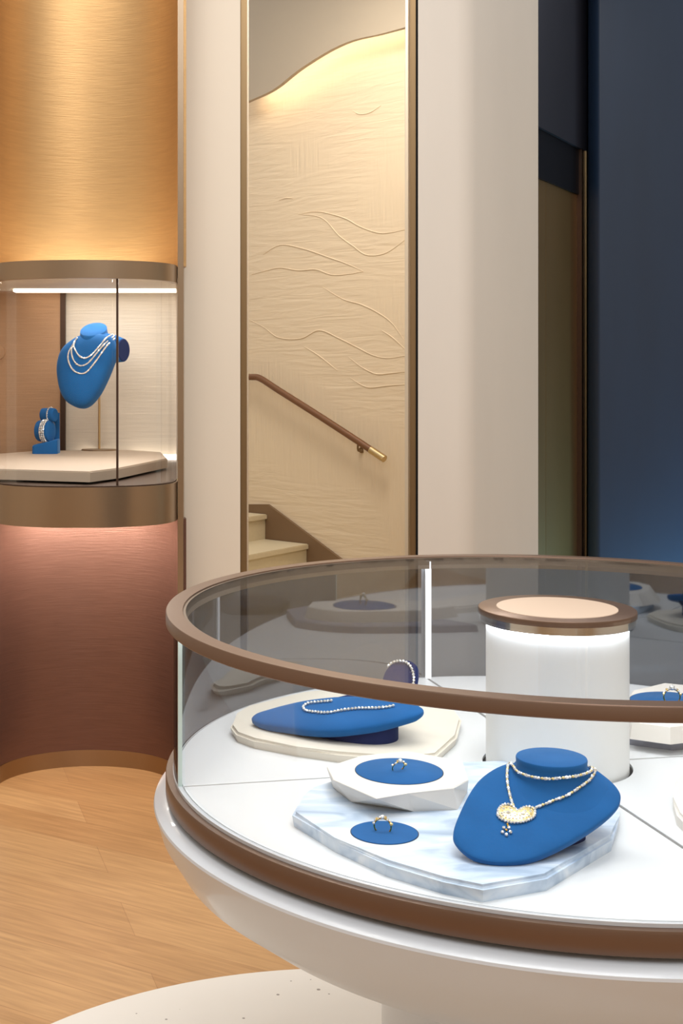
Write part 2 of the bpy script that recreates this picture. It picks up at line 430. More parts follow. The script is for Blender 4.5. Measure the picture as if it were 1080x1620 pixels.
# brown skirting on the wall
sk = [(340, 798), (423, 798), (538, 884), (640, 960)]
lower = [(340, 900), (423, 930), (538, 1010), (640, 1030)]
bm = bmesh.new()
A = [sw(x, y, .02) for x, y in sk]; B = [sw(x, y, .02) for x, y in lower]
B = [Vector((p.x, p.y, max(.002, CAMH-hB-.6))) for p in A]
fr = [bm.verts.new(p) for p in A]+[bm.verts.new(p) for p in B[::-1]]
bk = [bm.verts.new(v.co-SN*.019) for v in fr]
bm.faces.new(fr); bm.faces.new(bk[::-1])
for i in range(len(fr)): bm.faces.new((fr[i], fr[(i+1) % len(fr)], bk[(i+1) % len(fr)], bk[i]))
o = obj('baseboard_stair', bm, M['skirting'], None, False); o['kind'] = 'structure'
# handrail
hr = thing('handrail', 'brown leather-wrapped handrail fixed to the carved sand wall above the steps', 'handrail', tuple(sw(500, 720, .07)))
pl = spline([sw(x, y, .07) for x, y in [(372, 597), (398, 596.5), (412, 599), (440, 617), (500, 655), (560, 694), (590, 714)]], 6)
bm = bmesh.new(); tube(bm, pl, .0195, 14); obj('rail', bm, M['rail'], hr)
bm = bmesh.new(); tube(bm, [sw(586, 711.5, .07), sw(608, 726, .07)], .021, 14); e = obj('end_cap', bm, M['bronze_line'], hr); e['label'] = 'polished brass end cap'
for bx, by in ((566, 704),):
    bm = bmesh.new(); tube(bm, spline([sw(bx, by-4, .07), sw(bx, by+8, .068), sw(bx+4, by+9, .04), sw(bx+6, by+8, .004)], 5), .006, 8)
    tube(bm, [sw(bx+6, by+8, .006), sw(bx+6, by+8, .0)], .018, 12); obj('bracket', bm, M['bronze_frame'], hr)
bm = bmesh.new(); tube(bm, [sw(380, 605, .07), sw(380.5, 612, .066), sw(383, 612, .004)], .006, 8); obj('bracket', bm, M['bronze_frame'], hr)

# ------------------------------------------------------------------ lift side (dark, right)
LD = Vector((.49, .82, 0)).normalized(); LA = Vector((1.397, 6.0, 0)); LN = Vector((LD.y, -LD.x, 0))
def lp(t, off=0): p = LA+LD*t+LN*off; return (p.x, p.y)
def slab(t0, t1, o0, o1, z0, z1, bm=None, bev=0):
    bm = bm or bmesh.new(); return prism(bm, [lp(t0, o0), lp(t1, o0), lp(t1, o1), lp(t0, o1)], z0, z1, bev)
TL = .955
slab_up = slab(-.6, TL, 0, -.3, CAMH+1.147, 3.95)
struct('wall_lift_upper', slab_up, M['navy_dark'])
lift = thing('lift', 'bronze lift doorway with black transom beside the navy wall', 'lift', (LA.x, LA.y, 0))
obj('transom', slab(-.55, .86, -.015, -.3, CAMH+.915, CAMH+1.147), M['black'], lift, False)
dp = obj('door_panel', slab(-.55, .33, -.025, -.06, 0, CAMH+.914), M['door_bronze'], lift, False)
obj('door_panel', slab(.335, .86, -.025, -.06, 0, CAMH+.914), M['door_bronze'], lift, False)
obj('door_frame', slab(.86, .925, .0, -.3, 0, CAMH+1.146), M['dark_bronze'], lift, False)
o = obj('edge_strip', slab(.925, .955, .006, -.2, 0, CAMH+1.146), M['bronze_line'], lift, False); o['label'] = 'thin bright brass edge strip'
bm = bmesh.new(); prism(bm, [lp(.93, -.03), (1.935, 6.95), (1.95, 7.3), (1.7, 7.2)], 0, 3.95)
struct('wall_lift_return', bm, M['navy_dark'])
# blue wall with a rounded end
bm = bmesh.new()
YB = 6.62; xb = (950-PX)*YB/FPX
c0 = (xb, YB+.10); pts = [(4.2, YB), (xb, YB)]
for i in range(1, 9):
    t = PI/2*i/8; pts.append((xb-.036*math.sin(t), YB+.10-.10*math.cos(t)))
pts += [((929.5-PX)*6.86/FPX, 6.86), (1.95, 7.4), (4.2, 7.4)]
prism(bm, pts, 0, 3.95)
struct('wall_blue', bm, M['navy'], True)
area('wall_washer', (2.9, 6.28, .04), 1.9, 26, (.36, .80, 1), (math.radians(180), 0, 0), .04)

# ------------------------------------------------------------------ tall display niche at left
NC = Vector((-.475, 4.60)); AX, AYc, AYb = .318, .255, .27
case = thing('display_niche', 'tall bronze and gold display niche with glazed showcase at the left', 'display case', (NC.x, NC.y, 0))
def arc(ax, ay, sgn, k=1.0, n=40, ex=2.0):
    out = []
    for i in range(n+1):
        a = PI-PI*i/n; cx_, sy = math.cos(a), math.sin(a)
        out.append((NC.x+ax*k*math.copysign(abs(cx_)**(2/ex), cx_), NC.y+sgn*ay*k*abs(sy)**(2/ex)))
    return out
def concave(z0, z1, m, name):
    bm = bmesh.new(); pin = arc(AX, AYc, +1); outp = arc(AX+.03, AYc+.03, +1)
    prism(bm, pin+outp[::-1], z0, z1); return obj(name, bm, m, case)
zl1 = CAMH-.51; zb1 = CAMH-.3735; zu0 = CAMH+.312; zu1 = CAMH+.372
concave(.06, zl1, M['copper_cloth'], 'lower_panel')
concave(zu1, 3.95, M['gold_cloth'], 'upper_panel')
bm = bmesh.new(); prism(bm, arc(AX-.002, AYc-.002, 1)+arc(AX+.03, AYc+.03, 1)[::-1], .0, .06); obj('plinth', bm, M['bronze'], case)
bm = bmesh.new(); prism(bm, arc(AX, AYb, -1, 1, 40, 2.3)+arc(AX, AYc, 1)[::-1], zl1, zb1-.004, .003); obj('lower_band', bm, M['bronze'], case)
bm = bmesh.new(); prism(bm, arc(AX-.006, AYb-.006, -1, 1, 40, 2.3)+[(NC.x+AX, 5.75), (NC.x-AX-.32, 5.75)], zb1-.004, zb1, 0); o = obj('case_floor', bm, M['dark_bronze'], case)
bm = bmesh.new(); prism(bm, arc(AX, AYb, -1, 1, 40, 2.3)+arc(AX-.02, AYb-.02, -1, 1, 40, 2.3)[::-1], zu0, zu1, .003); obj('upper_band', bm, M['bronze'], case)
bm = bmesh.new(); prism(bm, arc(AX-.02, AYb-.02, -1, 1, 40, 2.3)+arc(AX, AYc, 1)[::-1], zu1-.02, zu1-.001); obj('band_cover', bm, M['bronze'], case)
hs = .352
bm = bmesh.new(); prism(bm, arc(AX-.025, AYb-.03, -1, 1, 40, 2.3)+[(NC.x+AX-.02, 5.72), (NC.x-AX-.30, 5.72)], CAMH+hs, CAMH+hs+.02); obj('soffit', bm, M['cream'], case)
bm = bmesh.new(); box(bm, (NC.x-.4, 5.50, CAMH+hs-.012), (NC.x+.28, 5.58, CAMH+hs-.001)); obj('light_panel', bm, M['led_case'], case)
bm = bmesh.new(); box(bm, (NC.x-.22, 4.42, CAMH+hs-.008), (NC.x+.22, 4.62, CAMH+hs-.001)); obj('light_panel', bm, M['led_case'], case)
YBK = 5.68; xj = (100-PX)*YBK/FPX
bm = bmesh.new(); box(bm, (xj+.012, YBK, CAMH-.372), (-.14, YBK+.03, CAMH+hs)); obj('back_panel', bm, M['back_silver'], case, False)['label'] = 'champagne silver back panel'
bm = bmesh.new(); box(bm, (-1.12, YBK-.02, CAMH-.372), (xj-.010, YBK+.03, CAMH+hs)); obj('back_panel', bm, M['back_copper'], case, False)['label'] = 'copper back panel'
bm = bmesh.new(); box(bm, (xj-.010, YBK-.025, CAMH-.372), (xj+.012, YBK+.03, CAMH+hs)); obj('joint_strip', bm, M['dark_bronze'], case, False)
bm = bmesh.new(); box(bm, (-.192+.03, 4.62, CAMH-.372), (-.15, YBK, CAMH+hs)); obj('side_panel', bm, M['back_silver'], case, False)
bm = bmesh.new(); box(bm, (-1.14, 4.62, CAMH-.372), (-1.11, YBK, CAMH+hs)); obj('side_panel', bm, M['back_copper'], case, False)
bm = bmesh.new(); box(bm, (-.62, YBK-.05, CAMH-.372), (-.18, YBK-.03, CAMH-.35)); obj('light_strip', bm, M['led_case'], case, False)
bm = bmesh.new(); tube(bm, [(-.965, YBK-.02, CAMH+.09), (-.965, YBK-.05, CAMH+.09)], .033, 24); obj('knob', bm, M['back_copper'], case)
# LED rings hidden in the bands (light upper and lower panels)
bm = bmesh.new(); tube(bm, [(x, y, zl1-.012) for x, y in arc(AX-.05, AYc-.07, 1)[4:-4]], .006, 6); obj('light_strip', bm, M['led_warm'], case)
bm = bmesh.new(); tube(bm, [(x, y, zu1+.012) for x, y in arc(AX-.09, AYc-.12, 1)[4:-4]], .005, 6); obj('light_strip', bm, M['led_case'], case)
def niche_lamp(z, rotx, power, col, sx=.42, sy=.06, y=None):
    l = area('niche_light', (NC.x, (NC.y+.02) if y is None else y, z), sx, power, col, (rotx, 0, 0), sy); l.parent = None; return l
niche_lamp(zl1-.008, math.radians(28), 8, (1, .88, .78), .44, .10)
niche_lamp(zu1+.012, math.radians(180-22), 1.3, (1, .90, .74), .44, .10)
niche_lamp(CAMH+hs-.014, math.radians(0), 6.2, (1, .95, .90), .5, .12, 4.75)
niche_lamp(CAMH+hs-.014, math.radians(0), 2.2, (1, .95, .88), .5, .10, 5.35)
# glazing: curved front pane in two sections with a joint
g = arc(AX-.012, AYb-.03, -1, 1, 60, 2.3); jx = -.357
for nm, sel in (('glass_pane', [p for p in g if p[0] <= jx]), ('glass_pane', [p for p in g if p[0] >= jx-.012])):
    inn = [(NC.x+(x-NC.x)*.985, NC.y+(y-NC.y)*.98) for x, y in sel]
    bm = bmesh.new(); prism(bm, sel+inn[::-1], zb1, zu1-.022); obj(nm, bm, M['glass'], case)
jp = min(g, key=lambda p: abs(p[0]-jx)); bm = bmesh.new(); box(bm, (jp[0]-.0035, jp[1]-.006, zb1), (jp[0]+.0035, jp[1]+.006, zu0)); obj('glass_joint', bm, M['dark_bronze'], case, False)
# taupe display platform in the case
hp = .33
pf = [at_h(x, y, hp) for x, y in [(-60, 741), (0, 742), (142, 746), (190, 740), (265, 725), (255, 715), (200, 711.5), (60, 713), (-60, 722)]]
bm = bmesh.new(); prism(bm, [(p.x, p.y) for p in pf], CAMH-.366, CAMH-hp, .004)
tag(obj('display_platform', bm, M['platform']), 'taupe leather platform with clipped corners inside the left showcase', 'display platform')
# bust in the left case
Yb = 5.36
bn = Vector((-.28, -.93, .22)).normalized(); bp0 = at_y(140, 590, Yb-.06)
bust = thing('necklace_bust', 'royal blue suede neck bust on a thin metal post inside the left showcase', 'jewellery bust', tuple(at_h(157, 713, hp)))
def pp(x, y, off=0): return at_plane(x, y, bp0+bn*off, bn)
ol = spline([pp(*q) for q in [(112,540),(100,551),(93,566),(90.5,587),(95,616),(105,635),(123,644.5),(138,641),(153,625),(166,601),(177,574),(183,552),(176,533),(150,528),(128,531)]], 5, True)
bm = bmesh.new(); cushion(bm, ol, bn, .050, .05, .62); obj('body', bm, M['blue'], bust)
# neck
def ell(px, py, rx, ry, tilt, Y, nseg=36):
    out = []
    for i in range(nseg):
        a = 2*PI*i/nseg; dx, dy = rx*math.cos(a), ry*math.sin(a)
        X = px+dx*math.cos(tilt)-dy*math.sin(tilt); Yp = py+dx*math.sin(tilt)+dy*math.cos(tilt)
        out.append(at_plane(X, Yp, at_y(px, py, Y), Vector((.0, -.40, .92)).normalized()))
    return out
topr = ell(148, 520.5, 21.5, 10, -.2, 5.36)
ct = sum(topr, Vector())/36
def sc(r, c, k, mv): return [c+(p-c)*k+Vector(mv) for p in r]
bm = bmesh.new(); loft(bm, [sc(topr, ct, 1.6, (.004, .03, -.135)), sc(topr, ct, 1.45, (.003, .015, -.095)), sc(topr, ct, 1.2, (.002, .004, -.055)), sc(topr, ct, 1.03, (0, 0, -.018)), sc(topr, ct, 1.0, (0, 0, -.003)), sc(topr, ct, .93, (0, 0, 0)), sc(topr, ct, .4, (0, 0, .001))])
obj('neck', bm, M['blue'], bust)
bm = bmesh.new()
sh = []
for t, (px, py, rx, ry, Y) in enumerate([(150, 553, 20, 26, 5.36), (168, 551, 20, 24, 5.35), (182, 552, 18, 22, 5.34), (195, 554, 14, 18.5, 5.33)]):
    nn = Vector((.75, -.62, 0.1)).normalized(); c = at_y(px, py, Y)
    u = Vector((0, 0, 1)); s_ = nn.cross(u).normalized()
    sh.append(ring_pts(c, s_, u, rx*Y/FPX, ry*Y/FPX, 28))
loft(bm, sh); obj('shoulder', bm, M['blue'], bust)
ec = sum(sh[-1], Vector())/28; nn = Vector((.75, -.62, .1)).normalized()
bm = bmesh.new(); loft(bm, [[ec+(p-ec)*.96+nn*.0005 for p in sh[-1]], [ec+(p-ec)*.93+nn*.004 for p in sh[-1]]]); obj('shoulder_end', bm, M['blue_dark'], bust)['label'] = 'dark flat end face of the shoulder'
base = at_h(157, 712, hp)
bm = bmesh.new(); tube(bm, [(base.x, base.y, CAMH-hp), (base.x, base.y, CAMH-.06)], .005, 10); obj('post', bm, M['bronze_line'], bust)
bm = bmesh.new(); prism(bm, [(base.x+.075*math.cos(2*PI*i/40), base.y-.02+.06*math.sin(2*PI*i/40)) for i in range(40)], CAMH-hp, CAMH-hp+.006, .002); obj('base_disc', bm, M['bronze'], bust)

gem_meshes = {}
def gem_mesh(key, r=.002, m='diamond', sx=1, sub=1):
    if key in gem_meshes: return gem_meshes[key]
    bm = bmesh.new(); bmesh.ops.create_icosphere(bm, subdivisions=sub, radius=r)
    for v in bm.verts: v.co.x *= sx
    me = bpy.data.meshes.new(key); bm.to_mesh(me); bm.free(); me.materials.append(M[m]); gem_meshes[key] = me
    return me
def gem(name, key, loc, parent, rot=(0, 0, 0), **k):
    o = bpy.data.objects.new(name, gem_mesh(key, **k)); COL.objects.link(o); o.parent = parent
    o.location = Vector(loc)-parent.location; o.rotation_euler = rot; return o
def resample(p, d):
    out = [p[0].copy()]; acc = 0
    for a, b in zip(p, p[1:]):
        L = (b-a).length
        if L == 0: continue
        while acc+L >= d:
            t = (d-acc)/L; a = a.lerp(b, t); out.append(a.copy()); L = (b-a).length; acc = 0
        acc += L
    return out
def beads(bm, pts, r, sub=1, jit=.15):
    for p in pts:
        m4 = Matrix.Translation(p) @ Matrix.Rotation(random.random()*3, 4, 'X') @ Matrix.Rotation(random.random()*3, 4, 'Z')
        bmesh.ops.create_icosphere(bm, subdivisions=sub, radius=r*(1+random.uniform(-jit, jit)), matrix=m4)
    return bm
cast_b = surf_caster(kids(bust))
neck3 = thing('necklace', 'three-strand diamond necklace draped on the blue bust in the left showcase', 'necklace', tuple(bp0))
def pn(x, y): 
    # follow the domed body
    return cast_b(x, y, .0035, lambda x, y: at_plane(x, y, bp0+bn*.02, bn))
Z4 = lambda l: [(x/4.696, 480+y/4.696) for x, y in l]
for l in (Z4([(575,262),(550,300),(560,345),(590,390),(630,408),(680,385),(740,320),(790,260),(840,228)]),
          Z4([(560,290),(535,340),(540,400),(570,450),(610,464),(660,440),(720,370),(780,300),(850,245)]),
          Z4([(545,310),(512,370),(512,430),(545,495),(600,522),(650,505),(720,420),(790,320),(855,262)])):
    p = resample(spline([pn(*q) for q in l], 10), .0062)
    obj('strand', beads(bmesh.new(), p, .0042, 1), M['diamond'], neck3, False)
# bracelet stand
sb = at_h(71, 718, hp)
stand = thing('bracelet_stand', 'small blue suede bracelet stand beside the bust in the left showcase', 'jewellery stand', tuple(sb))
bm = bmesh.new(); wb = .052; hb = CAMH-hp
def rp(cx, cy, hx, hy, z, r=.012, tilt=0):
    out = []
    for (sx, sy, a0) in ((1, 1, 0), (-1, 1, 90), (-1, -1, 180), (1, -1, 270)):
        for k in range(5):
            a = math.radians(a0+90*k/4); x = cx+sx*(hx-r)+r*math.cos(a); y = cy+sy*(hy-r)+r*math.sin(a)
            out.append(Vector((x, y, z+tilt*(x-cx))))
    return out
loft(bm, [rp(sb.x, sb.y+.04, wb, .05, hb), rp(sb.x, sb.y+.04, wb, .05, hb+.042, tilt=.25), rp(sb.x, sb.y+.04, wb*.93, .046, hb+.047, tilt=.25)]); obj('base', bm, M['blue'], stand)
bm = bmesh.new(); loft(bm, [ring_pts((sb.x+.03, sb.y+.085, hb+z), (1, 0, 0), (0, 1, 0), .02, .012, 20) for z in (.01, .12, .165)]); obj('upright', bm, M['blue'], stand)
def roller(cx, cz, r, w, dirv, name):
    d = Vector(dirv).normalized(); u = Vector((0, 0, 1)); s_ = d.cross(u).normalized(); u = s_.cross(d); c = Vector((cx, sb.y+.03, cz)); bm = bmesh.new()
    loft(bm, [ring_pts(c+d*t*w, s_, u, r*k*.75, r*k, 36) for t, k in ((-1, .82), (-.92, .95), (-.7, 1), (.7, 1), (.92, .95), (1, .82))])
    obj(name, bm, M['blue'], stand); return c, d, s_, u
dv = (.80, -.55, .0)
c1 = roller(sb.x-.004, hb+.092, .044, .034, dv, 'roller'); c2 = roller(sb.x+.012, hb+.158, .028, .036, dv, 'roller')
def bracelet(c, r, offs, label, parent_name='bracelet', br=.0042):
    cc, d, s_, u = c; p0 = cc+d*offs[0]
    t = thing(parent_name, label, 'bracelet', tuple(p0)); 
    for of in offs:
        pts = resample(ring_pts(cc+d*of, s_, u, (r+.003)*.76, r+.003, 80), .0075)
        obj('strand', beads(bmesh.new(), pts, br), M['diamond'], t, False)
bracelet(c1, .044, (.022, .012, .002), 'wide diamond bracelet round the lower roller of the small blue stand')
bracelet(c2, .028, (.010,), 'thin diamond bracelet round the upper roller of the small blue stand', br=.0035)

# ------------------------------------------------------------------ round glass vitrine
R = .7; C = (.5985, 2.3583); Z = lambda h: CAMH-h
vt = thing('display_table', 'round glass jewellery vitrine with brown metal rims on a white bowl-shaped pedestal', 'display case', (C[0], C[1], 0))
def part(name, prof, m, n=160, a0=0, a1=360, parent=vt, smooth=True):
    bm = bmesh.new(); lathe(bm, [(r*R, Z(h)) for r, h in prof], C, n, a0, a1); return obj(name, bm, m, parent, smooth)
part('top_rim', [(1.0, .4225), (1.0, .4405), (.998, .442), (.957, .442), (.9555, .440), (.9555, .4225), (.957, .4207), (.998, .4207)], M['rim'], 220)
part('glass_gasket', [(.9553, .4235), (.9553, .448), (.949, .448), (.949, .4235)], M['gap'], 180)
part('top_glass', [(.949, .4245), (.949, .4305), (.199, .4305), (.199, .4245)], M['glass_top'], 180)
angs = [11, 101, 191, 281]
for i, a in enumerate(angs):
    back = i in (0, 1)
    o = part('glass_pane', [(.980, .442), (.980, .7045), (.972, .7045), (.972, .442)], M['glass_film'] if back else M['glass'], 60, a+.35, a+89.65)
    if back: o['label'] = 'smoked reflective back glass pane'
for a in angs:
    ar = math.radians(a); u = Vector((math.cos(ar), math.sin(ar), 0)); s_ = Vector((-u.y, u.x, 0)); c = Vector((C[0], C[1], 0))+u*(.976*R)
    bm = bmesh.new(); q = [c+u*.0035+s_*.0022, c-u*.0035+s_*.0022, c-u*.0035-s_*.0022, c+u*.0035-s_*.0022]
    prism(bm, [(p.x, p.y) for p in q], Z(.7045), Z(.442)); obj('pane_joint', bm, M['glass_edge'], vt, False)
# light post inside the back joint
ar = math.radians(101); pc = Vector((C[0]+.955*R*math.cos(ar), C[1]+.955*R*math.sin(ar), 0))
bm = bmesh.new(); box(bm, (pc.x-.0065, pc.y-.004, Z(.700)), (pc.x+.0065, pc.y+.004, Z(.4305)), .001); lp_ = obj('light_post', bm, mat('light_post_diffuser', (240, 242, 244), .4, emis=(240, 245, 255), emis_s=.45), vt)
lp_['label'] = 'white illuminated post at the back joint'
# LED strip under the rim
part('light_strip', [(.968, .4425), (.968, .4460), (.956, .4460), (.956, .4425)], M['led'], 180)
part('bottom_rim', [(1.0, .709), (1.0, .737), (.998, .739), (.93, .739), (.93, .7053), (.998, .7053)], M['rim'], 220)
part('glass_channel', [(.9815, .7052), (.9815, .700), (.9805, .6995), (.9715, .6995), (.9705, .700), (.9705, .7052)], M['white_body'], 200)
# four floor panels with bronze joint strips
def sector(a0, a1, r0, r1, gap):
    pts = []
    for i in range(41):
        a = math.radians(a0+(a1-a0)*i/40); d = gap/r1
        aa = min(max(a, math.radians(a0)+d), math.radians(a1)-d); pts.append((C[0]+r1*math.cos(aa), C[1]+r1*math.sin(aa)))
    for i in range(21):
        a = math.radians(a1-(a1-a0)*i/20); d = gap/r0
        aa = min(max(a, math.radians(a0)+d), math.radians(a1)-d); pts.append((C[0]+r0*math.cos(aa), C[1]+r0*math.sin(aa)))
    return pts
part('floor_tray', [(.97, .706), (.97, .712), (.10, .712), (.10, .706)], M['gap'], 120)
for a in angs:
    bm = bmesh.new(); prism(bm, sector(a, a+90, .187*R, .968*R, .0035), Z(.706), Z(.700), .001, seg=1); obj('floor_panel', bm, M['white_floor'], vt)
part('pillar_gap', [(.187, .7055), (.187, .7058), (.176, .7058), (.176, .7055)], M['gap_dark'], 80)
part('pillar', [(.178, .445), (.178, .709), (.02, .709), (.02, .445)], M['pillar'], 120)
part('crystal_ring', [(.194, .431), (.194, .445), (.150, .445), (.150, .431)], M['chrome'], 120)
part('light_strip', [(.187, .4452), (.187, .4462), (.180, .4462), (.180, .4452)], M['led_cap'], 120)
part('pillar_cap', [(.197, .4215), (.198, .4245), (.197, .431), (.02, .431), (.02, .4205), (.195, .4205)], M['rim'], 120)
o = part('cap_inset', [(.151, .4195), (.152, .421), (.0002, .421), (.0002, .4192), (.149, .4192)], M['cap_inset'], 100); o['label'] = 'beige round cap inset'
# white bowl body and foot
part('bowl', [(.92, .740), (1.0, .748), (1.018, .7515), (1.028, .755), (1.030, .759), (1.027, .765), (1.012, .80), (.967, .85), (.868, .90), (.740, .95), (.615, .995), (.52, 1.02), (.45, 1.03), (.3, 1.03), (.3, .740)], M['white_body'], 220)
part('under_ring', [(.93, .7385), (.96, .7385), (.96, .7425), (.93, .7425)], M['gap_dark'], 120)
part('pedestal', [(.445, 1.0295), (.445, 1.4375), (.1, 1.4375), (.1, 1.0295)], M['white_body'], 140)

# rug below
bm = bmesh.new(); rc = (.285, 2.25)
prism(bm, [(rc[0]+(.93+(.12*math.cos(a-.0) if math.cos(a) > 0 else 0)+.01*math.sin(3*a+1))*math.cos(a), rc[1]+.93*math.sin(a)) for a in [2*PI*i/120 for i in range(120)]], .0, .012, .004)
tag(obj('rug', bm, M['rug']), 'round cream speckled felt rug under the white vitrine pedestal', 'rug')

# ------------------------------------------------------------------ stone plates inside the vitrine
def stone(name, top_px, h_top, h_bot, m, label, cat, spread=None, bev=.004, bot_px=None, jit=0, seg=1):
    top = [at_h(x, y, h_top) for x, y in top_px]
    c = sum(top, Vector())/len(top)
    if bot_px: bot = [at_h(x, y, h_bot) for x, y in bot_px]
    else: bot = [Vector((c.x+(p.x-c.x)*spread, c.y+(p.y-c.y)*spread, CAMH-h_bot)) for p in top]
    bm = bmesh.new(); loft(bm, [bot, top])
    bmesh.ops.bevel(bm, geom=[e for e in bm.edges if all(abs(v.co.z-(CAMH-h_top)) < 1e-5 for v in e.verts)], offset=bev, segments=seg, affect='EDGES')
    t = thing(name, label, cat, (c.x, c.y, CAMH-h_bot)); obj('stone', bm, m, t, False); return t, c
def inset(t, px, py, h, r, m='blue'):
    c = at_h(px, py, h); n = 64
    bm = bmesh.new(); lathe(bm, [(r, c.z-.001), (r, c.z+.0006), (r*.985, c.z+.0012), (.0005, c.z+.0012), (.0005, c.z-.001)], (c.x, c.y), n)
    obj('suede_inset', bm, M[m], t)
    bm = bmesh.new(); lathe(bm, [(r+.0012, c.z-.001), (r+.0012, c.z+.0003), (r, c.z+.0003), (r, c.z-.001)], (c.x, c.y), n); obj('inset_ring', bm, M['gap_dark'], t)
    return c
HS = .677
slab_t, _ = stone('stone_slab', [(461,1284),(478,1254),(492,1244),(560,1222),(700,1205),(860,1200),(955,1225),(978,1262),(980,1290),(970,1322),(866,1384),(764,1402),(700,1389),(610,1362),(529,1325)], HS, .7,
      M['marble'], 'blue-grey veined marble slab under the blue bust at the front of the vitrine', 'display slab', .985, .006, seg=3)
ci2 = inset(slab_t, 608, 1317.5, HS, .0490)
HP = .644
pl_t, _ = stone('stone_plate', [(516,1213),(572,1195),(644,1188),(731,1204),(741,1234),(717,1246),(646,1255),(596,1264),(527,1234)], HP, HS, M['white_stone'],
      'white faceted stone plate with round blue inset, overlapping the marble slab', 'display plate', bev=.0015,
      bot_px=[(520,1224),(570,1212),(644,1210),(731,1222),(739,1252),(724,1281),(654,1284),(556,1269),(527,1246)])
ci1 = inset(pl_t, 631, 1220, HP, .0700)
HC = .680
cream_t, _ = stone('stone_plate', [(363,1146),(375,1128),(390,1116),(478,1094),(560,1085),(650,1086),(708,1103),(731,1136),(724,1163),(692,1192),(640,1198),(534,1190),(470,1181),(399,1168),(372,1158)], HC, .7, M['cream_stone'],
      'large cream stone plate beneath the reclining blue bust at the vitrine back left', 'display plate', .975, .006, seg=3)
gs_t, _ = stone('stone_slab', [(935,1150),(960,1120),(1020,1095),(1130,1090),(1200,1110),(1210,1150),(1120,1163),(1062,1168),(1000,1160)], .678, .7, M['grey_stone'],
      'grey stone slab at the right rear of the vitrine behind the white pillar', 'display slab', 1.01, .004)
rp_t, _ = stone('stone_plate', [(985,1118),(1000,1092),(1050,1080),(1110,1086),(1140,1110),(1130,1140),(1060,1148),(1000,1140)], .646, .678, M['white_stone'],
      'white stone plate with blue inset and gold ring on the grey slab at right rear', 'display plate', 1.06, .003)
ci3 = inset(rp_t, 1062, 1110, .646, .078)
rf_t, _ = stone('stone_plate', [(1064,1260),(1068,1232),(1090,1212),(1150,1205),(1200,1215),(1215,1250),(1200,1290),(1140,1308),(1085,1300),(1070,1285)], .680, .7, M['white_stone'],
      'white stone plate cut off by the right picture edge, near the bronze joint strip', 'display plate', 1.0, .005, seg=3)

# rings
def ring(c, rr, ang, tilt, label, metal='gold', stones=9, lean=0, big=.0032):
    t = thing('ring', label, 'ring', (c.x, c.y, c.z))
    u = Vector((math.cos(ang), math.sin(ang), 0)); w = (Vector((0, 0, 1))*math.cos(tilt)+Vector((-u.y, u.x, 0))*math.sin(tilt)).normalized()
    cc = Vector((c.x, c.y, c.z))+w*rr*.62
    pts = [cc+u*rr*math.cos(a)+w*rr*math.sin(a) for a in [2*PI*i/48 for i in range(49)]]
    pts = [p for p in pts if p.z > c.z-.001]
    k = max(range(len(pts)), key=lambda i: (pts[i]-pts[i-1]).length); pts = pts[k:]+pts[:k]
    if (pts[0]-pts[-1]).length < .002: pass
    bm = bmesh.new(); tube(bm, pts, rr*.09, 8); obj('band', bm, M[metal], t)
    s_ = Vector((-u.y, u.x, 0))
    for i in range(stones):
        a = math.radians(20+140*i/(stones-1)); p = cc+u*rr*1.1*math.cos(a)+w*rr*1.1*math.sin(a)
        off = s_*(.0016 if i % 2 else -.0016)
        gem('stone', 'ring_gem_a' if i % 3 else 'ring_gem_b', p+off, t, (i, i*.7, 0), r=big*.62 if i % 3 else big*.8, m='diamond' if i % 3 else 'gold_light')
    gem('centre_stone', 'centre_gem%.4f' % big, cc+w*rr*1.2, t, (.3, .2, .1), r=big*1.05, m='diamond', sub=2)
    return t
ring(ci1+Vector((-.002, .004, .0012)), .0105, .35, -.5, 'small gold ring with a diamond on the blue inset of the faceted white plate', stones=6, big=.0038)
ring(ci2+Vector((-.002, .004, .0012)), .0125, -.25, -.2, 'twisted gold ring with diamonds on the blue inset of the marble slab', stones=9)
ring(ci3+Vector((-.001, -.004, .0012)), .0155, -.1, -.1, 'large gold and diamond ring at right rear behind the front rim', stones=13, big=.0052)

# ------------------------------------------------------------------ front bust with pendant necklace
def plane_n(h0, Y0, slope): return W(0, Y0, h0), Vector((0, -slope, 1)).normalized()
fp0, fn = plane_n(.664, 1.82, .45)
def fpx(x, y, off=0): return at_plane(x, y, fp0+fn*off, fn)
ol_px = [(820,1207),(790,1213),(763,1230),(745,1252),(728,1285),(717,1316),(721,1334),(741,1352),(765,1361),(794,1365),(830,1362),(867,1349),(910,1327),(950,1301),(975,1279),(981.5,1263),(977,1249),(962,1233),(935,1214),(905,1207)]
ol = spline([fpx(*q) for q in ol_px], 5, True)
fb = thing('necklace_bust', 'large blue suede neck bust lying tilted on the marble slab at the front', 'jewellery bust', tuple(at_h(850, 1340, HS)))
bm = bmesh.new(); cushion(bm, ol, fn, .006, .011, .45, 9, .97); obj('body', bm, M['blue'], fb)
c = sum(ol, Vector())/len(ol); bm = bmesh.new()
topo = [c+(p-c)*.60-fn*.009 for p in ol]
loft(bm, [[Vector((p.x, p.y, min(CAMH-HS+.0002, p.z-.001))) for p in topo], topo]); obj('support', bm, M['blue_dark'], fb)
nt_c = at_h(872, 1197, .574)
def fz(x, y): return CAMH-(.664-.45*(y-1.82))
bm = bmesh.new(); rings = []
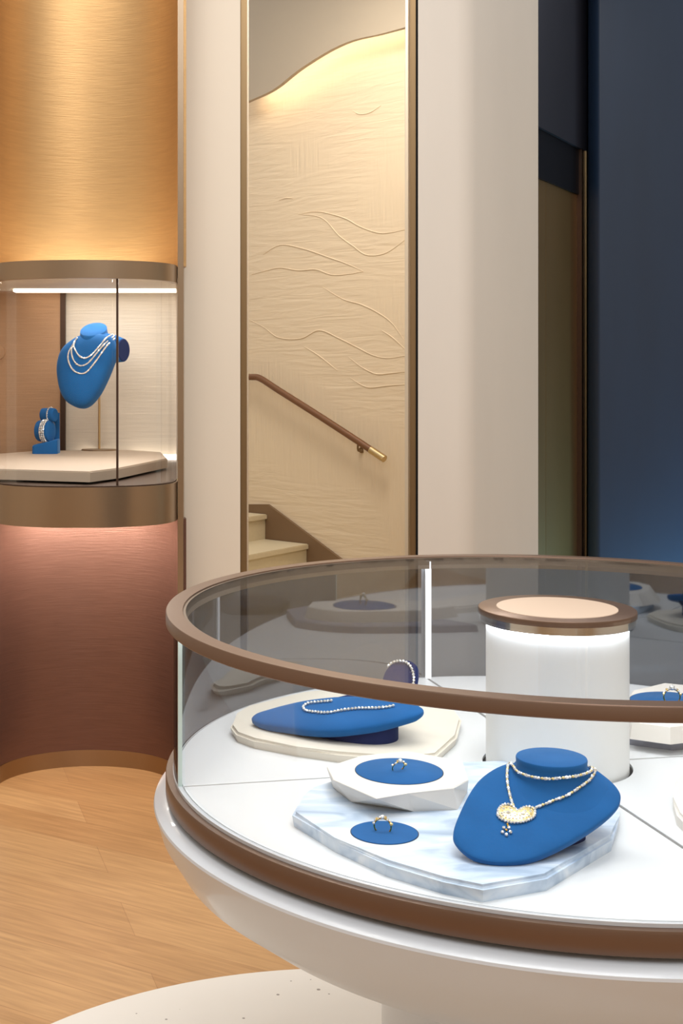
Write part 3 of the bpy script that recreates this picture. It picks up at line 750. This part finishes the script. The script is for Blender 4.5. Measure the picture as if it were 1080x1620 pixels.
for r_, dz, w in ((.108, 0, 1.06), (.098, 0, .99), (.086, 0, .93), (.074, 0, .80), (.065, 0, .60), (.0585, 0, .36), (.0545, 0, .16), (.0525, -.014, 0), (.052, -.008, 0), (.0525, -.003, 0), (.0515, -.0008, 0), (.0495, 0, 0), (.02, .0003, 0)):
    ring_ = []
    for i in range(72):
        a = 2*PI*i/72; sn = math.sin(a); k = r_
        if r_ > .0525 and sn > -.35: k = .0525+(r_-.0525)*(.62-.56*min(1, (sn+.35)/.5))
        elif r_ > .0525: k = .0525+(r_-.0525)*(.62+.38*(-sn-.35)/.65)
        x = nt_c.x+k*math.cos(a); y = nt_c.y+k*sn*.98
        zt = nt_c.z+dz-(.016 if w else 0); zb = fz(x, y)+.004
        zz = zt*(1-min(w, 1))+zb*min(w, 1)-(.006 if w > 1 else 0)
        ring_.append(Vector((x, y, min(zz, nt_c.z-.016) if w else zz)))
    rings.append(ring_)
loft(bm, rings); obj('neck', bm, M['blue'], fb)
cast_f = surf_caster(kids(fb))
def fpx(x, y, off=0): return cast_f(x, y, .0022+max(0, off-.0085), lambda x, y: at_plane(x, y, fp0+fn*.012, fn))

nk = thing('necklace', 'diamond and gold pendant necklace looped on the large blue bust at the front', 'necklace', tuple(fpx(820, 1290)))
Z2 = lambda l: [(700+x/3.6, 1160+y/3.6) for x, y in l]
cho = [fpx(*q, .012) for q in Z2([(385,185),(402,206),(440,232),(510,248),(600,260),(690,252),(760,236),(820,215),(850,190)])]
cho_b = [Vector((nt_c.x+.0565*math.cos(a), nt_c.y+.055*math.sin(a), nt_c.z-.018)) for a in [math.radians(d) for d in (10, 50, 90, 130, 165)]]
left_l = [fpx(*q, .0085) for q in Z2([(372,185),(366,240),(370,300),(380,350),(390,390),(405,425)])]
right_l = [fpx(*q, .0085) for q in Z2([(868,205),(860,235),(830,270),(790,300),(740,335),(690,365),(640,382),(590,405),(540,425),(505,440)])]
bm = bmesh.new(); tube(bm, spline(cho, 5), .0006, 6); tube(bm, spline([cho[-1]]+cho_b+[cho[0]], 4), .0006, 6); tube(bm, spline([cho[0]]+left_l, 4), .0006, 6); tube(bm, spline([cho[-1]]+right_l, 4), .0006, 6)
obj('chain', bm, M['gold_light'], nk)
def run(path, d, r):
    k = 0
    for p, q in zip(resample(path, d), resample(path, d)[1:]):
        v = (q-p); yaw = math.atan2(v.y, v.x); pitch = -math.asin(max(-1, min(1, v.z/v.length)))
        if k % 3 == 0: gem('stone', 'stone_drop', p+(q-p)*.5, nk, (k*.9, pitch, yaw), r=r*.95, m='diamond', sx=1.9, sub=1)
        elif k % 3 == 1: gem('stone', 'stone_round', p+(q-p)*.5, nk, (0, pitch, yaw), r=r*.85, m='diamond', sx=1, sub=1)
        else: gem('stone', 'stone_gold', p+(q-p)*.5, nk, (0, pitch, yaw), r=r*.8, m='gold_light', sx=1.2, sub=2)
        k += 1
run(spline(cho, 8), .0050, .0029); run(spline(right_l, 8), .0054, .0030); run(spline(left_l, 8), .0044, .0025)
run(spline([cho[-1]]+cho_b+[cho[0]], 6), .0068, .0024)
# pendant: crescent of stones and a flower drop
pc2 = fpx(815, 1288, .009); ux = Vector((1, 0, 0)); uy = ux.cross(fn) * -1
if uy.y < 0: uy = -uy
def pend(x, y, off=.009): return fpx(700+x/3.6, 1160+y/3.6, off)
pen_c = pend(405, 470)
bm = bmesh.new()
cres = [pend(x, y, .0075) for x, y in [(318,455),(330,425),(365,418),(400,430),(425,455),(450,435),(485,428),(515,445),(515,480),(470,505),(410,508),(345,492)]]
cushion(bm, spline(cres, 4, True), fn, .0015, .001, .5, 4); pen = obj('pendant', bm, M['gold_light'], nk); pen['label'] = 'gold crescent pendant set with diamonds'
random.seed(4)
outer = spline([pend(x, y) for x, y in [(312,470),(318,440),(340,418),(375,412),(405,428),(425,450),(455,432),(490,425),(522,440),(520,478),(490,500),(450,512),(405,516),(360,508),(325,490),(312,470)]], 6)
inner = spline([pend(x, y) for x, y in [(335,465),(345,440),(375,435),(400,455),(425,475),(455,455),(490,448),(500,470),(470,488),(410,495),(355,488),(335,465)]], 6)
PST = []
for i, p in enumerate(resample(outer, .0044)): PST.append((p, .0024, 'pst_a', 'diamond'))
for i, p in enumerate(resample(inner, .0050)): PST.append((p, .0019, 'pst_g', 'gold_light') if i % 2 else (p, .0024, 'pst_a', 'diamond'))
for x, y in [(350,462),(392,452),(385,478),(365,480),(410,480),(440,480),(478,470),(470,455),(430,492)]: PST.append((pend(x, y), .0022, 'pst_a', 'diamond'))
PST.append((pend(372, 462), .004, 'pst_big', 'diamond')); PST.append((pend(455, 468), .0042, 'pst_big', 'diamond'))
for a in range(5):
    PST.append((pend(362+24*math.cos(a*2*PI/5+.3), 562+22*math.sin(a*2*PI/5+.3), .007), .0028, 'pst_m', 'diamond'))
PST.append((pend(362, 560), .002, 'pst_g2', 'gold')); PST.append((pend(368, 527), .0018, 'pst_g2', 'gold')); PST.append((pend(372, 538), .0018, 'pst_g2', 'gold'))
for q in PST: 
    o = gem('pendant_stone', q[2], q[0], nk, (random.random()*3, random.random()*3, 0), r=q[1], m=q[3])
    o.parent = pen; o.matrix_parent_inverse = Matrix.Identity(4)
    # pen's mesh holds world coordinates; its parent inverse moves it back by nk's location
    o.location = q[0]

# ------------------------------------------------------------------ reclining bust at back left of the vitrine
def p3(a, b, c_): 
    n = (b-a).cross(c_-a).normalized(); return n if n.z > 0 else -n
tipL = at_h(400, 1140, .668); rgt = at_h(640, 1140, .632); mid = at_h(530, 1157, .656)
bn2 = p3(tipL, rgt, mid)
def q2(x, y, off=0): return at_plane(x, y, tipL+bn2*off, bn2)
rb = thing('necklace_bust', 'slender blue suede bust reclining on the cream plate at the vitrine back left', 'jewellery bust', tuple(at_h(570, 1165, HC)))
ol2 = spline([q2(*q) for q in [(398,1139),(404,1131),(419,1126),(444,1119),(480,1111),(530,1105),(585,1104),(640,1110),(668,1121),(664,1130),(645,1137),(604,1148),(565,1154),(529,1157.5),(490,1157),(450,1152),(415,1147)]], 4, True)
bm = bmesh.new(); cushion(bm, ol2, bn2, .010, .012, .5, 8, .96); obj('body', bm, M['blue'], rb)
bb = [at_h(x, y, HC) for x, y in [(470,1155),(500,1166),(560,1176),(600,1178),(624,1174),(630,1166),(622,1150),(590,1142),(520,1142),(480,1148)]]
bb = spline(bb, 4, True); cbb = sum(bb, Vector())/len(bb)
topb = []
for p in bb:
    d = Vector((0, 0, 1)); t = ((tipL-bn2*.006)-p).dot(bn2)/d.dot(bn2); topb.append(p+d*max(.002, t))
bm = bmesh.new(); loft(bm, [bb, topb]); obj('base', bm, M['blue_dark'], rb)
# neck rising at the right with its cut face towards the room
fc = at_plane(634, 1072, Vector((0, 2.50, 0)), Vector((0, 1, 0))); fd = Vector((-.42, -.62, .66)).normalized(); sx_ = fd.cross(Vector((0, 0, 1))).normalized(); sy_ = sx_.cross(fd)
rootc = q2(620, 1118, .008)
bm = bmesh.new(); rings = []
for k, t in enumerate((0, .25, .5, .75, .93, 1.0)):
    cc = rootc.lerp(fc, t); r_ = -.004*(1-t)**2+.036
    rings.append(ring_pts(cc-fd*.018*(1-t), sx_, sy_, r_, r_*1.05, 36))
rings.append(ring_pts(fc+fd*.002, sx_, sy_, .033, .035, 36)); rings.append(ring_pts(fc+fd*.002, sx_, sy_, .015, .016, 36))
loft(bm, rings); obj('neck', bm, M['blue_dark'], rb)
n2 = thing('necklace', 'single-row diamond necklace on the reclining blue bust at the vitrine back left', 'necklace', tuple(q2(540, 1122)))
R1 = lambda l: [(340+x/3.176, 1030+y/3.176) for x, y in l]
cast_r = surf_caster(kids(rb))
lp2 = [cast_r(x, y, .003, lambda x, y: q2(x, y, .0145)) for x, y in R1([(585,256),(520,262),(470,268),(445,285),(455,303),(500,312),(570,315),(640,303),(720,294),(800,293),(860,288),(900,280)])]
hi3 = [cast_r(x, y, .003, lambda x, y: at_y(x, y, 2.485)) for x, y in [(616,1055),(622,1050),(632,1047),(643,1049),(650,1056),(654,1066),(655,1078),(652,1092)]]
for i, p in enumerate(resample(spline(lp2, 8), .0066)):
    gem('stone', 'row_gem', p, n2, (i, i*.5, 0), r=.0033, m='diamond', sub=1)
for i, p in enumerate(resample(spline(hi3, 8), .0066)):
    gem('stone', 'row_gem', p, n2, (i, i*.5, 0), r=.0033, m='diamond', sub=1)
bm = bmesh.new(); tube(bm, spline(lp2, 8), .0008, 6); tube(bm, spline(hi3, 6), .0008, 6); obj('chain', bm, M['gold_light'], n2)
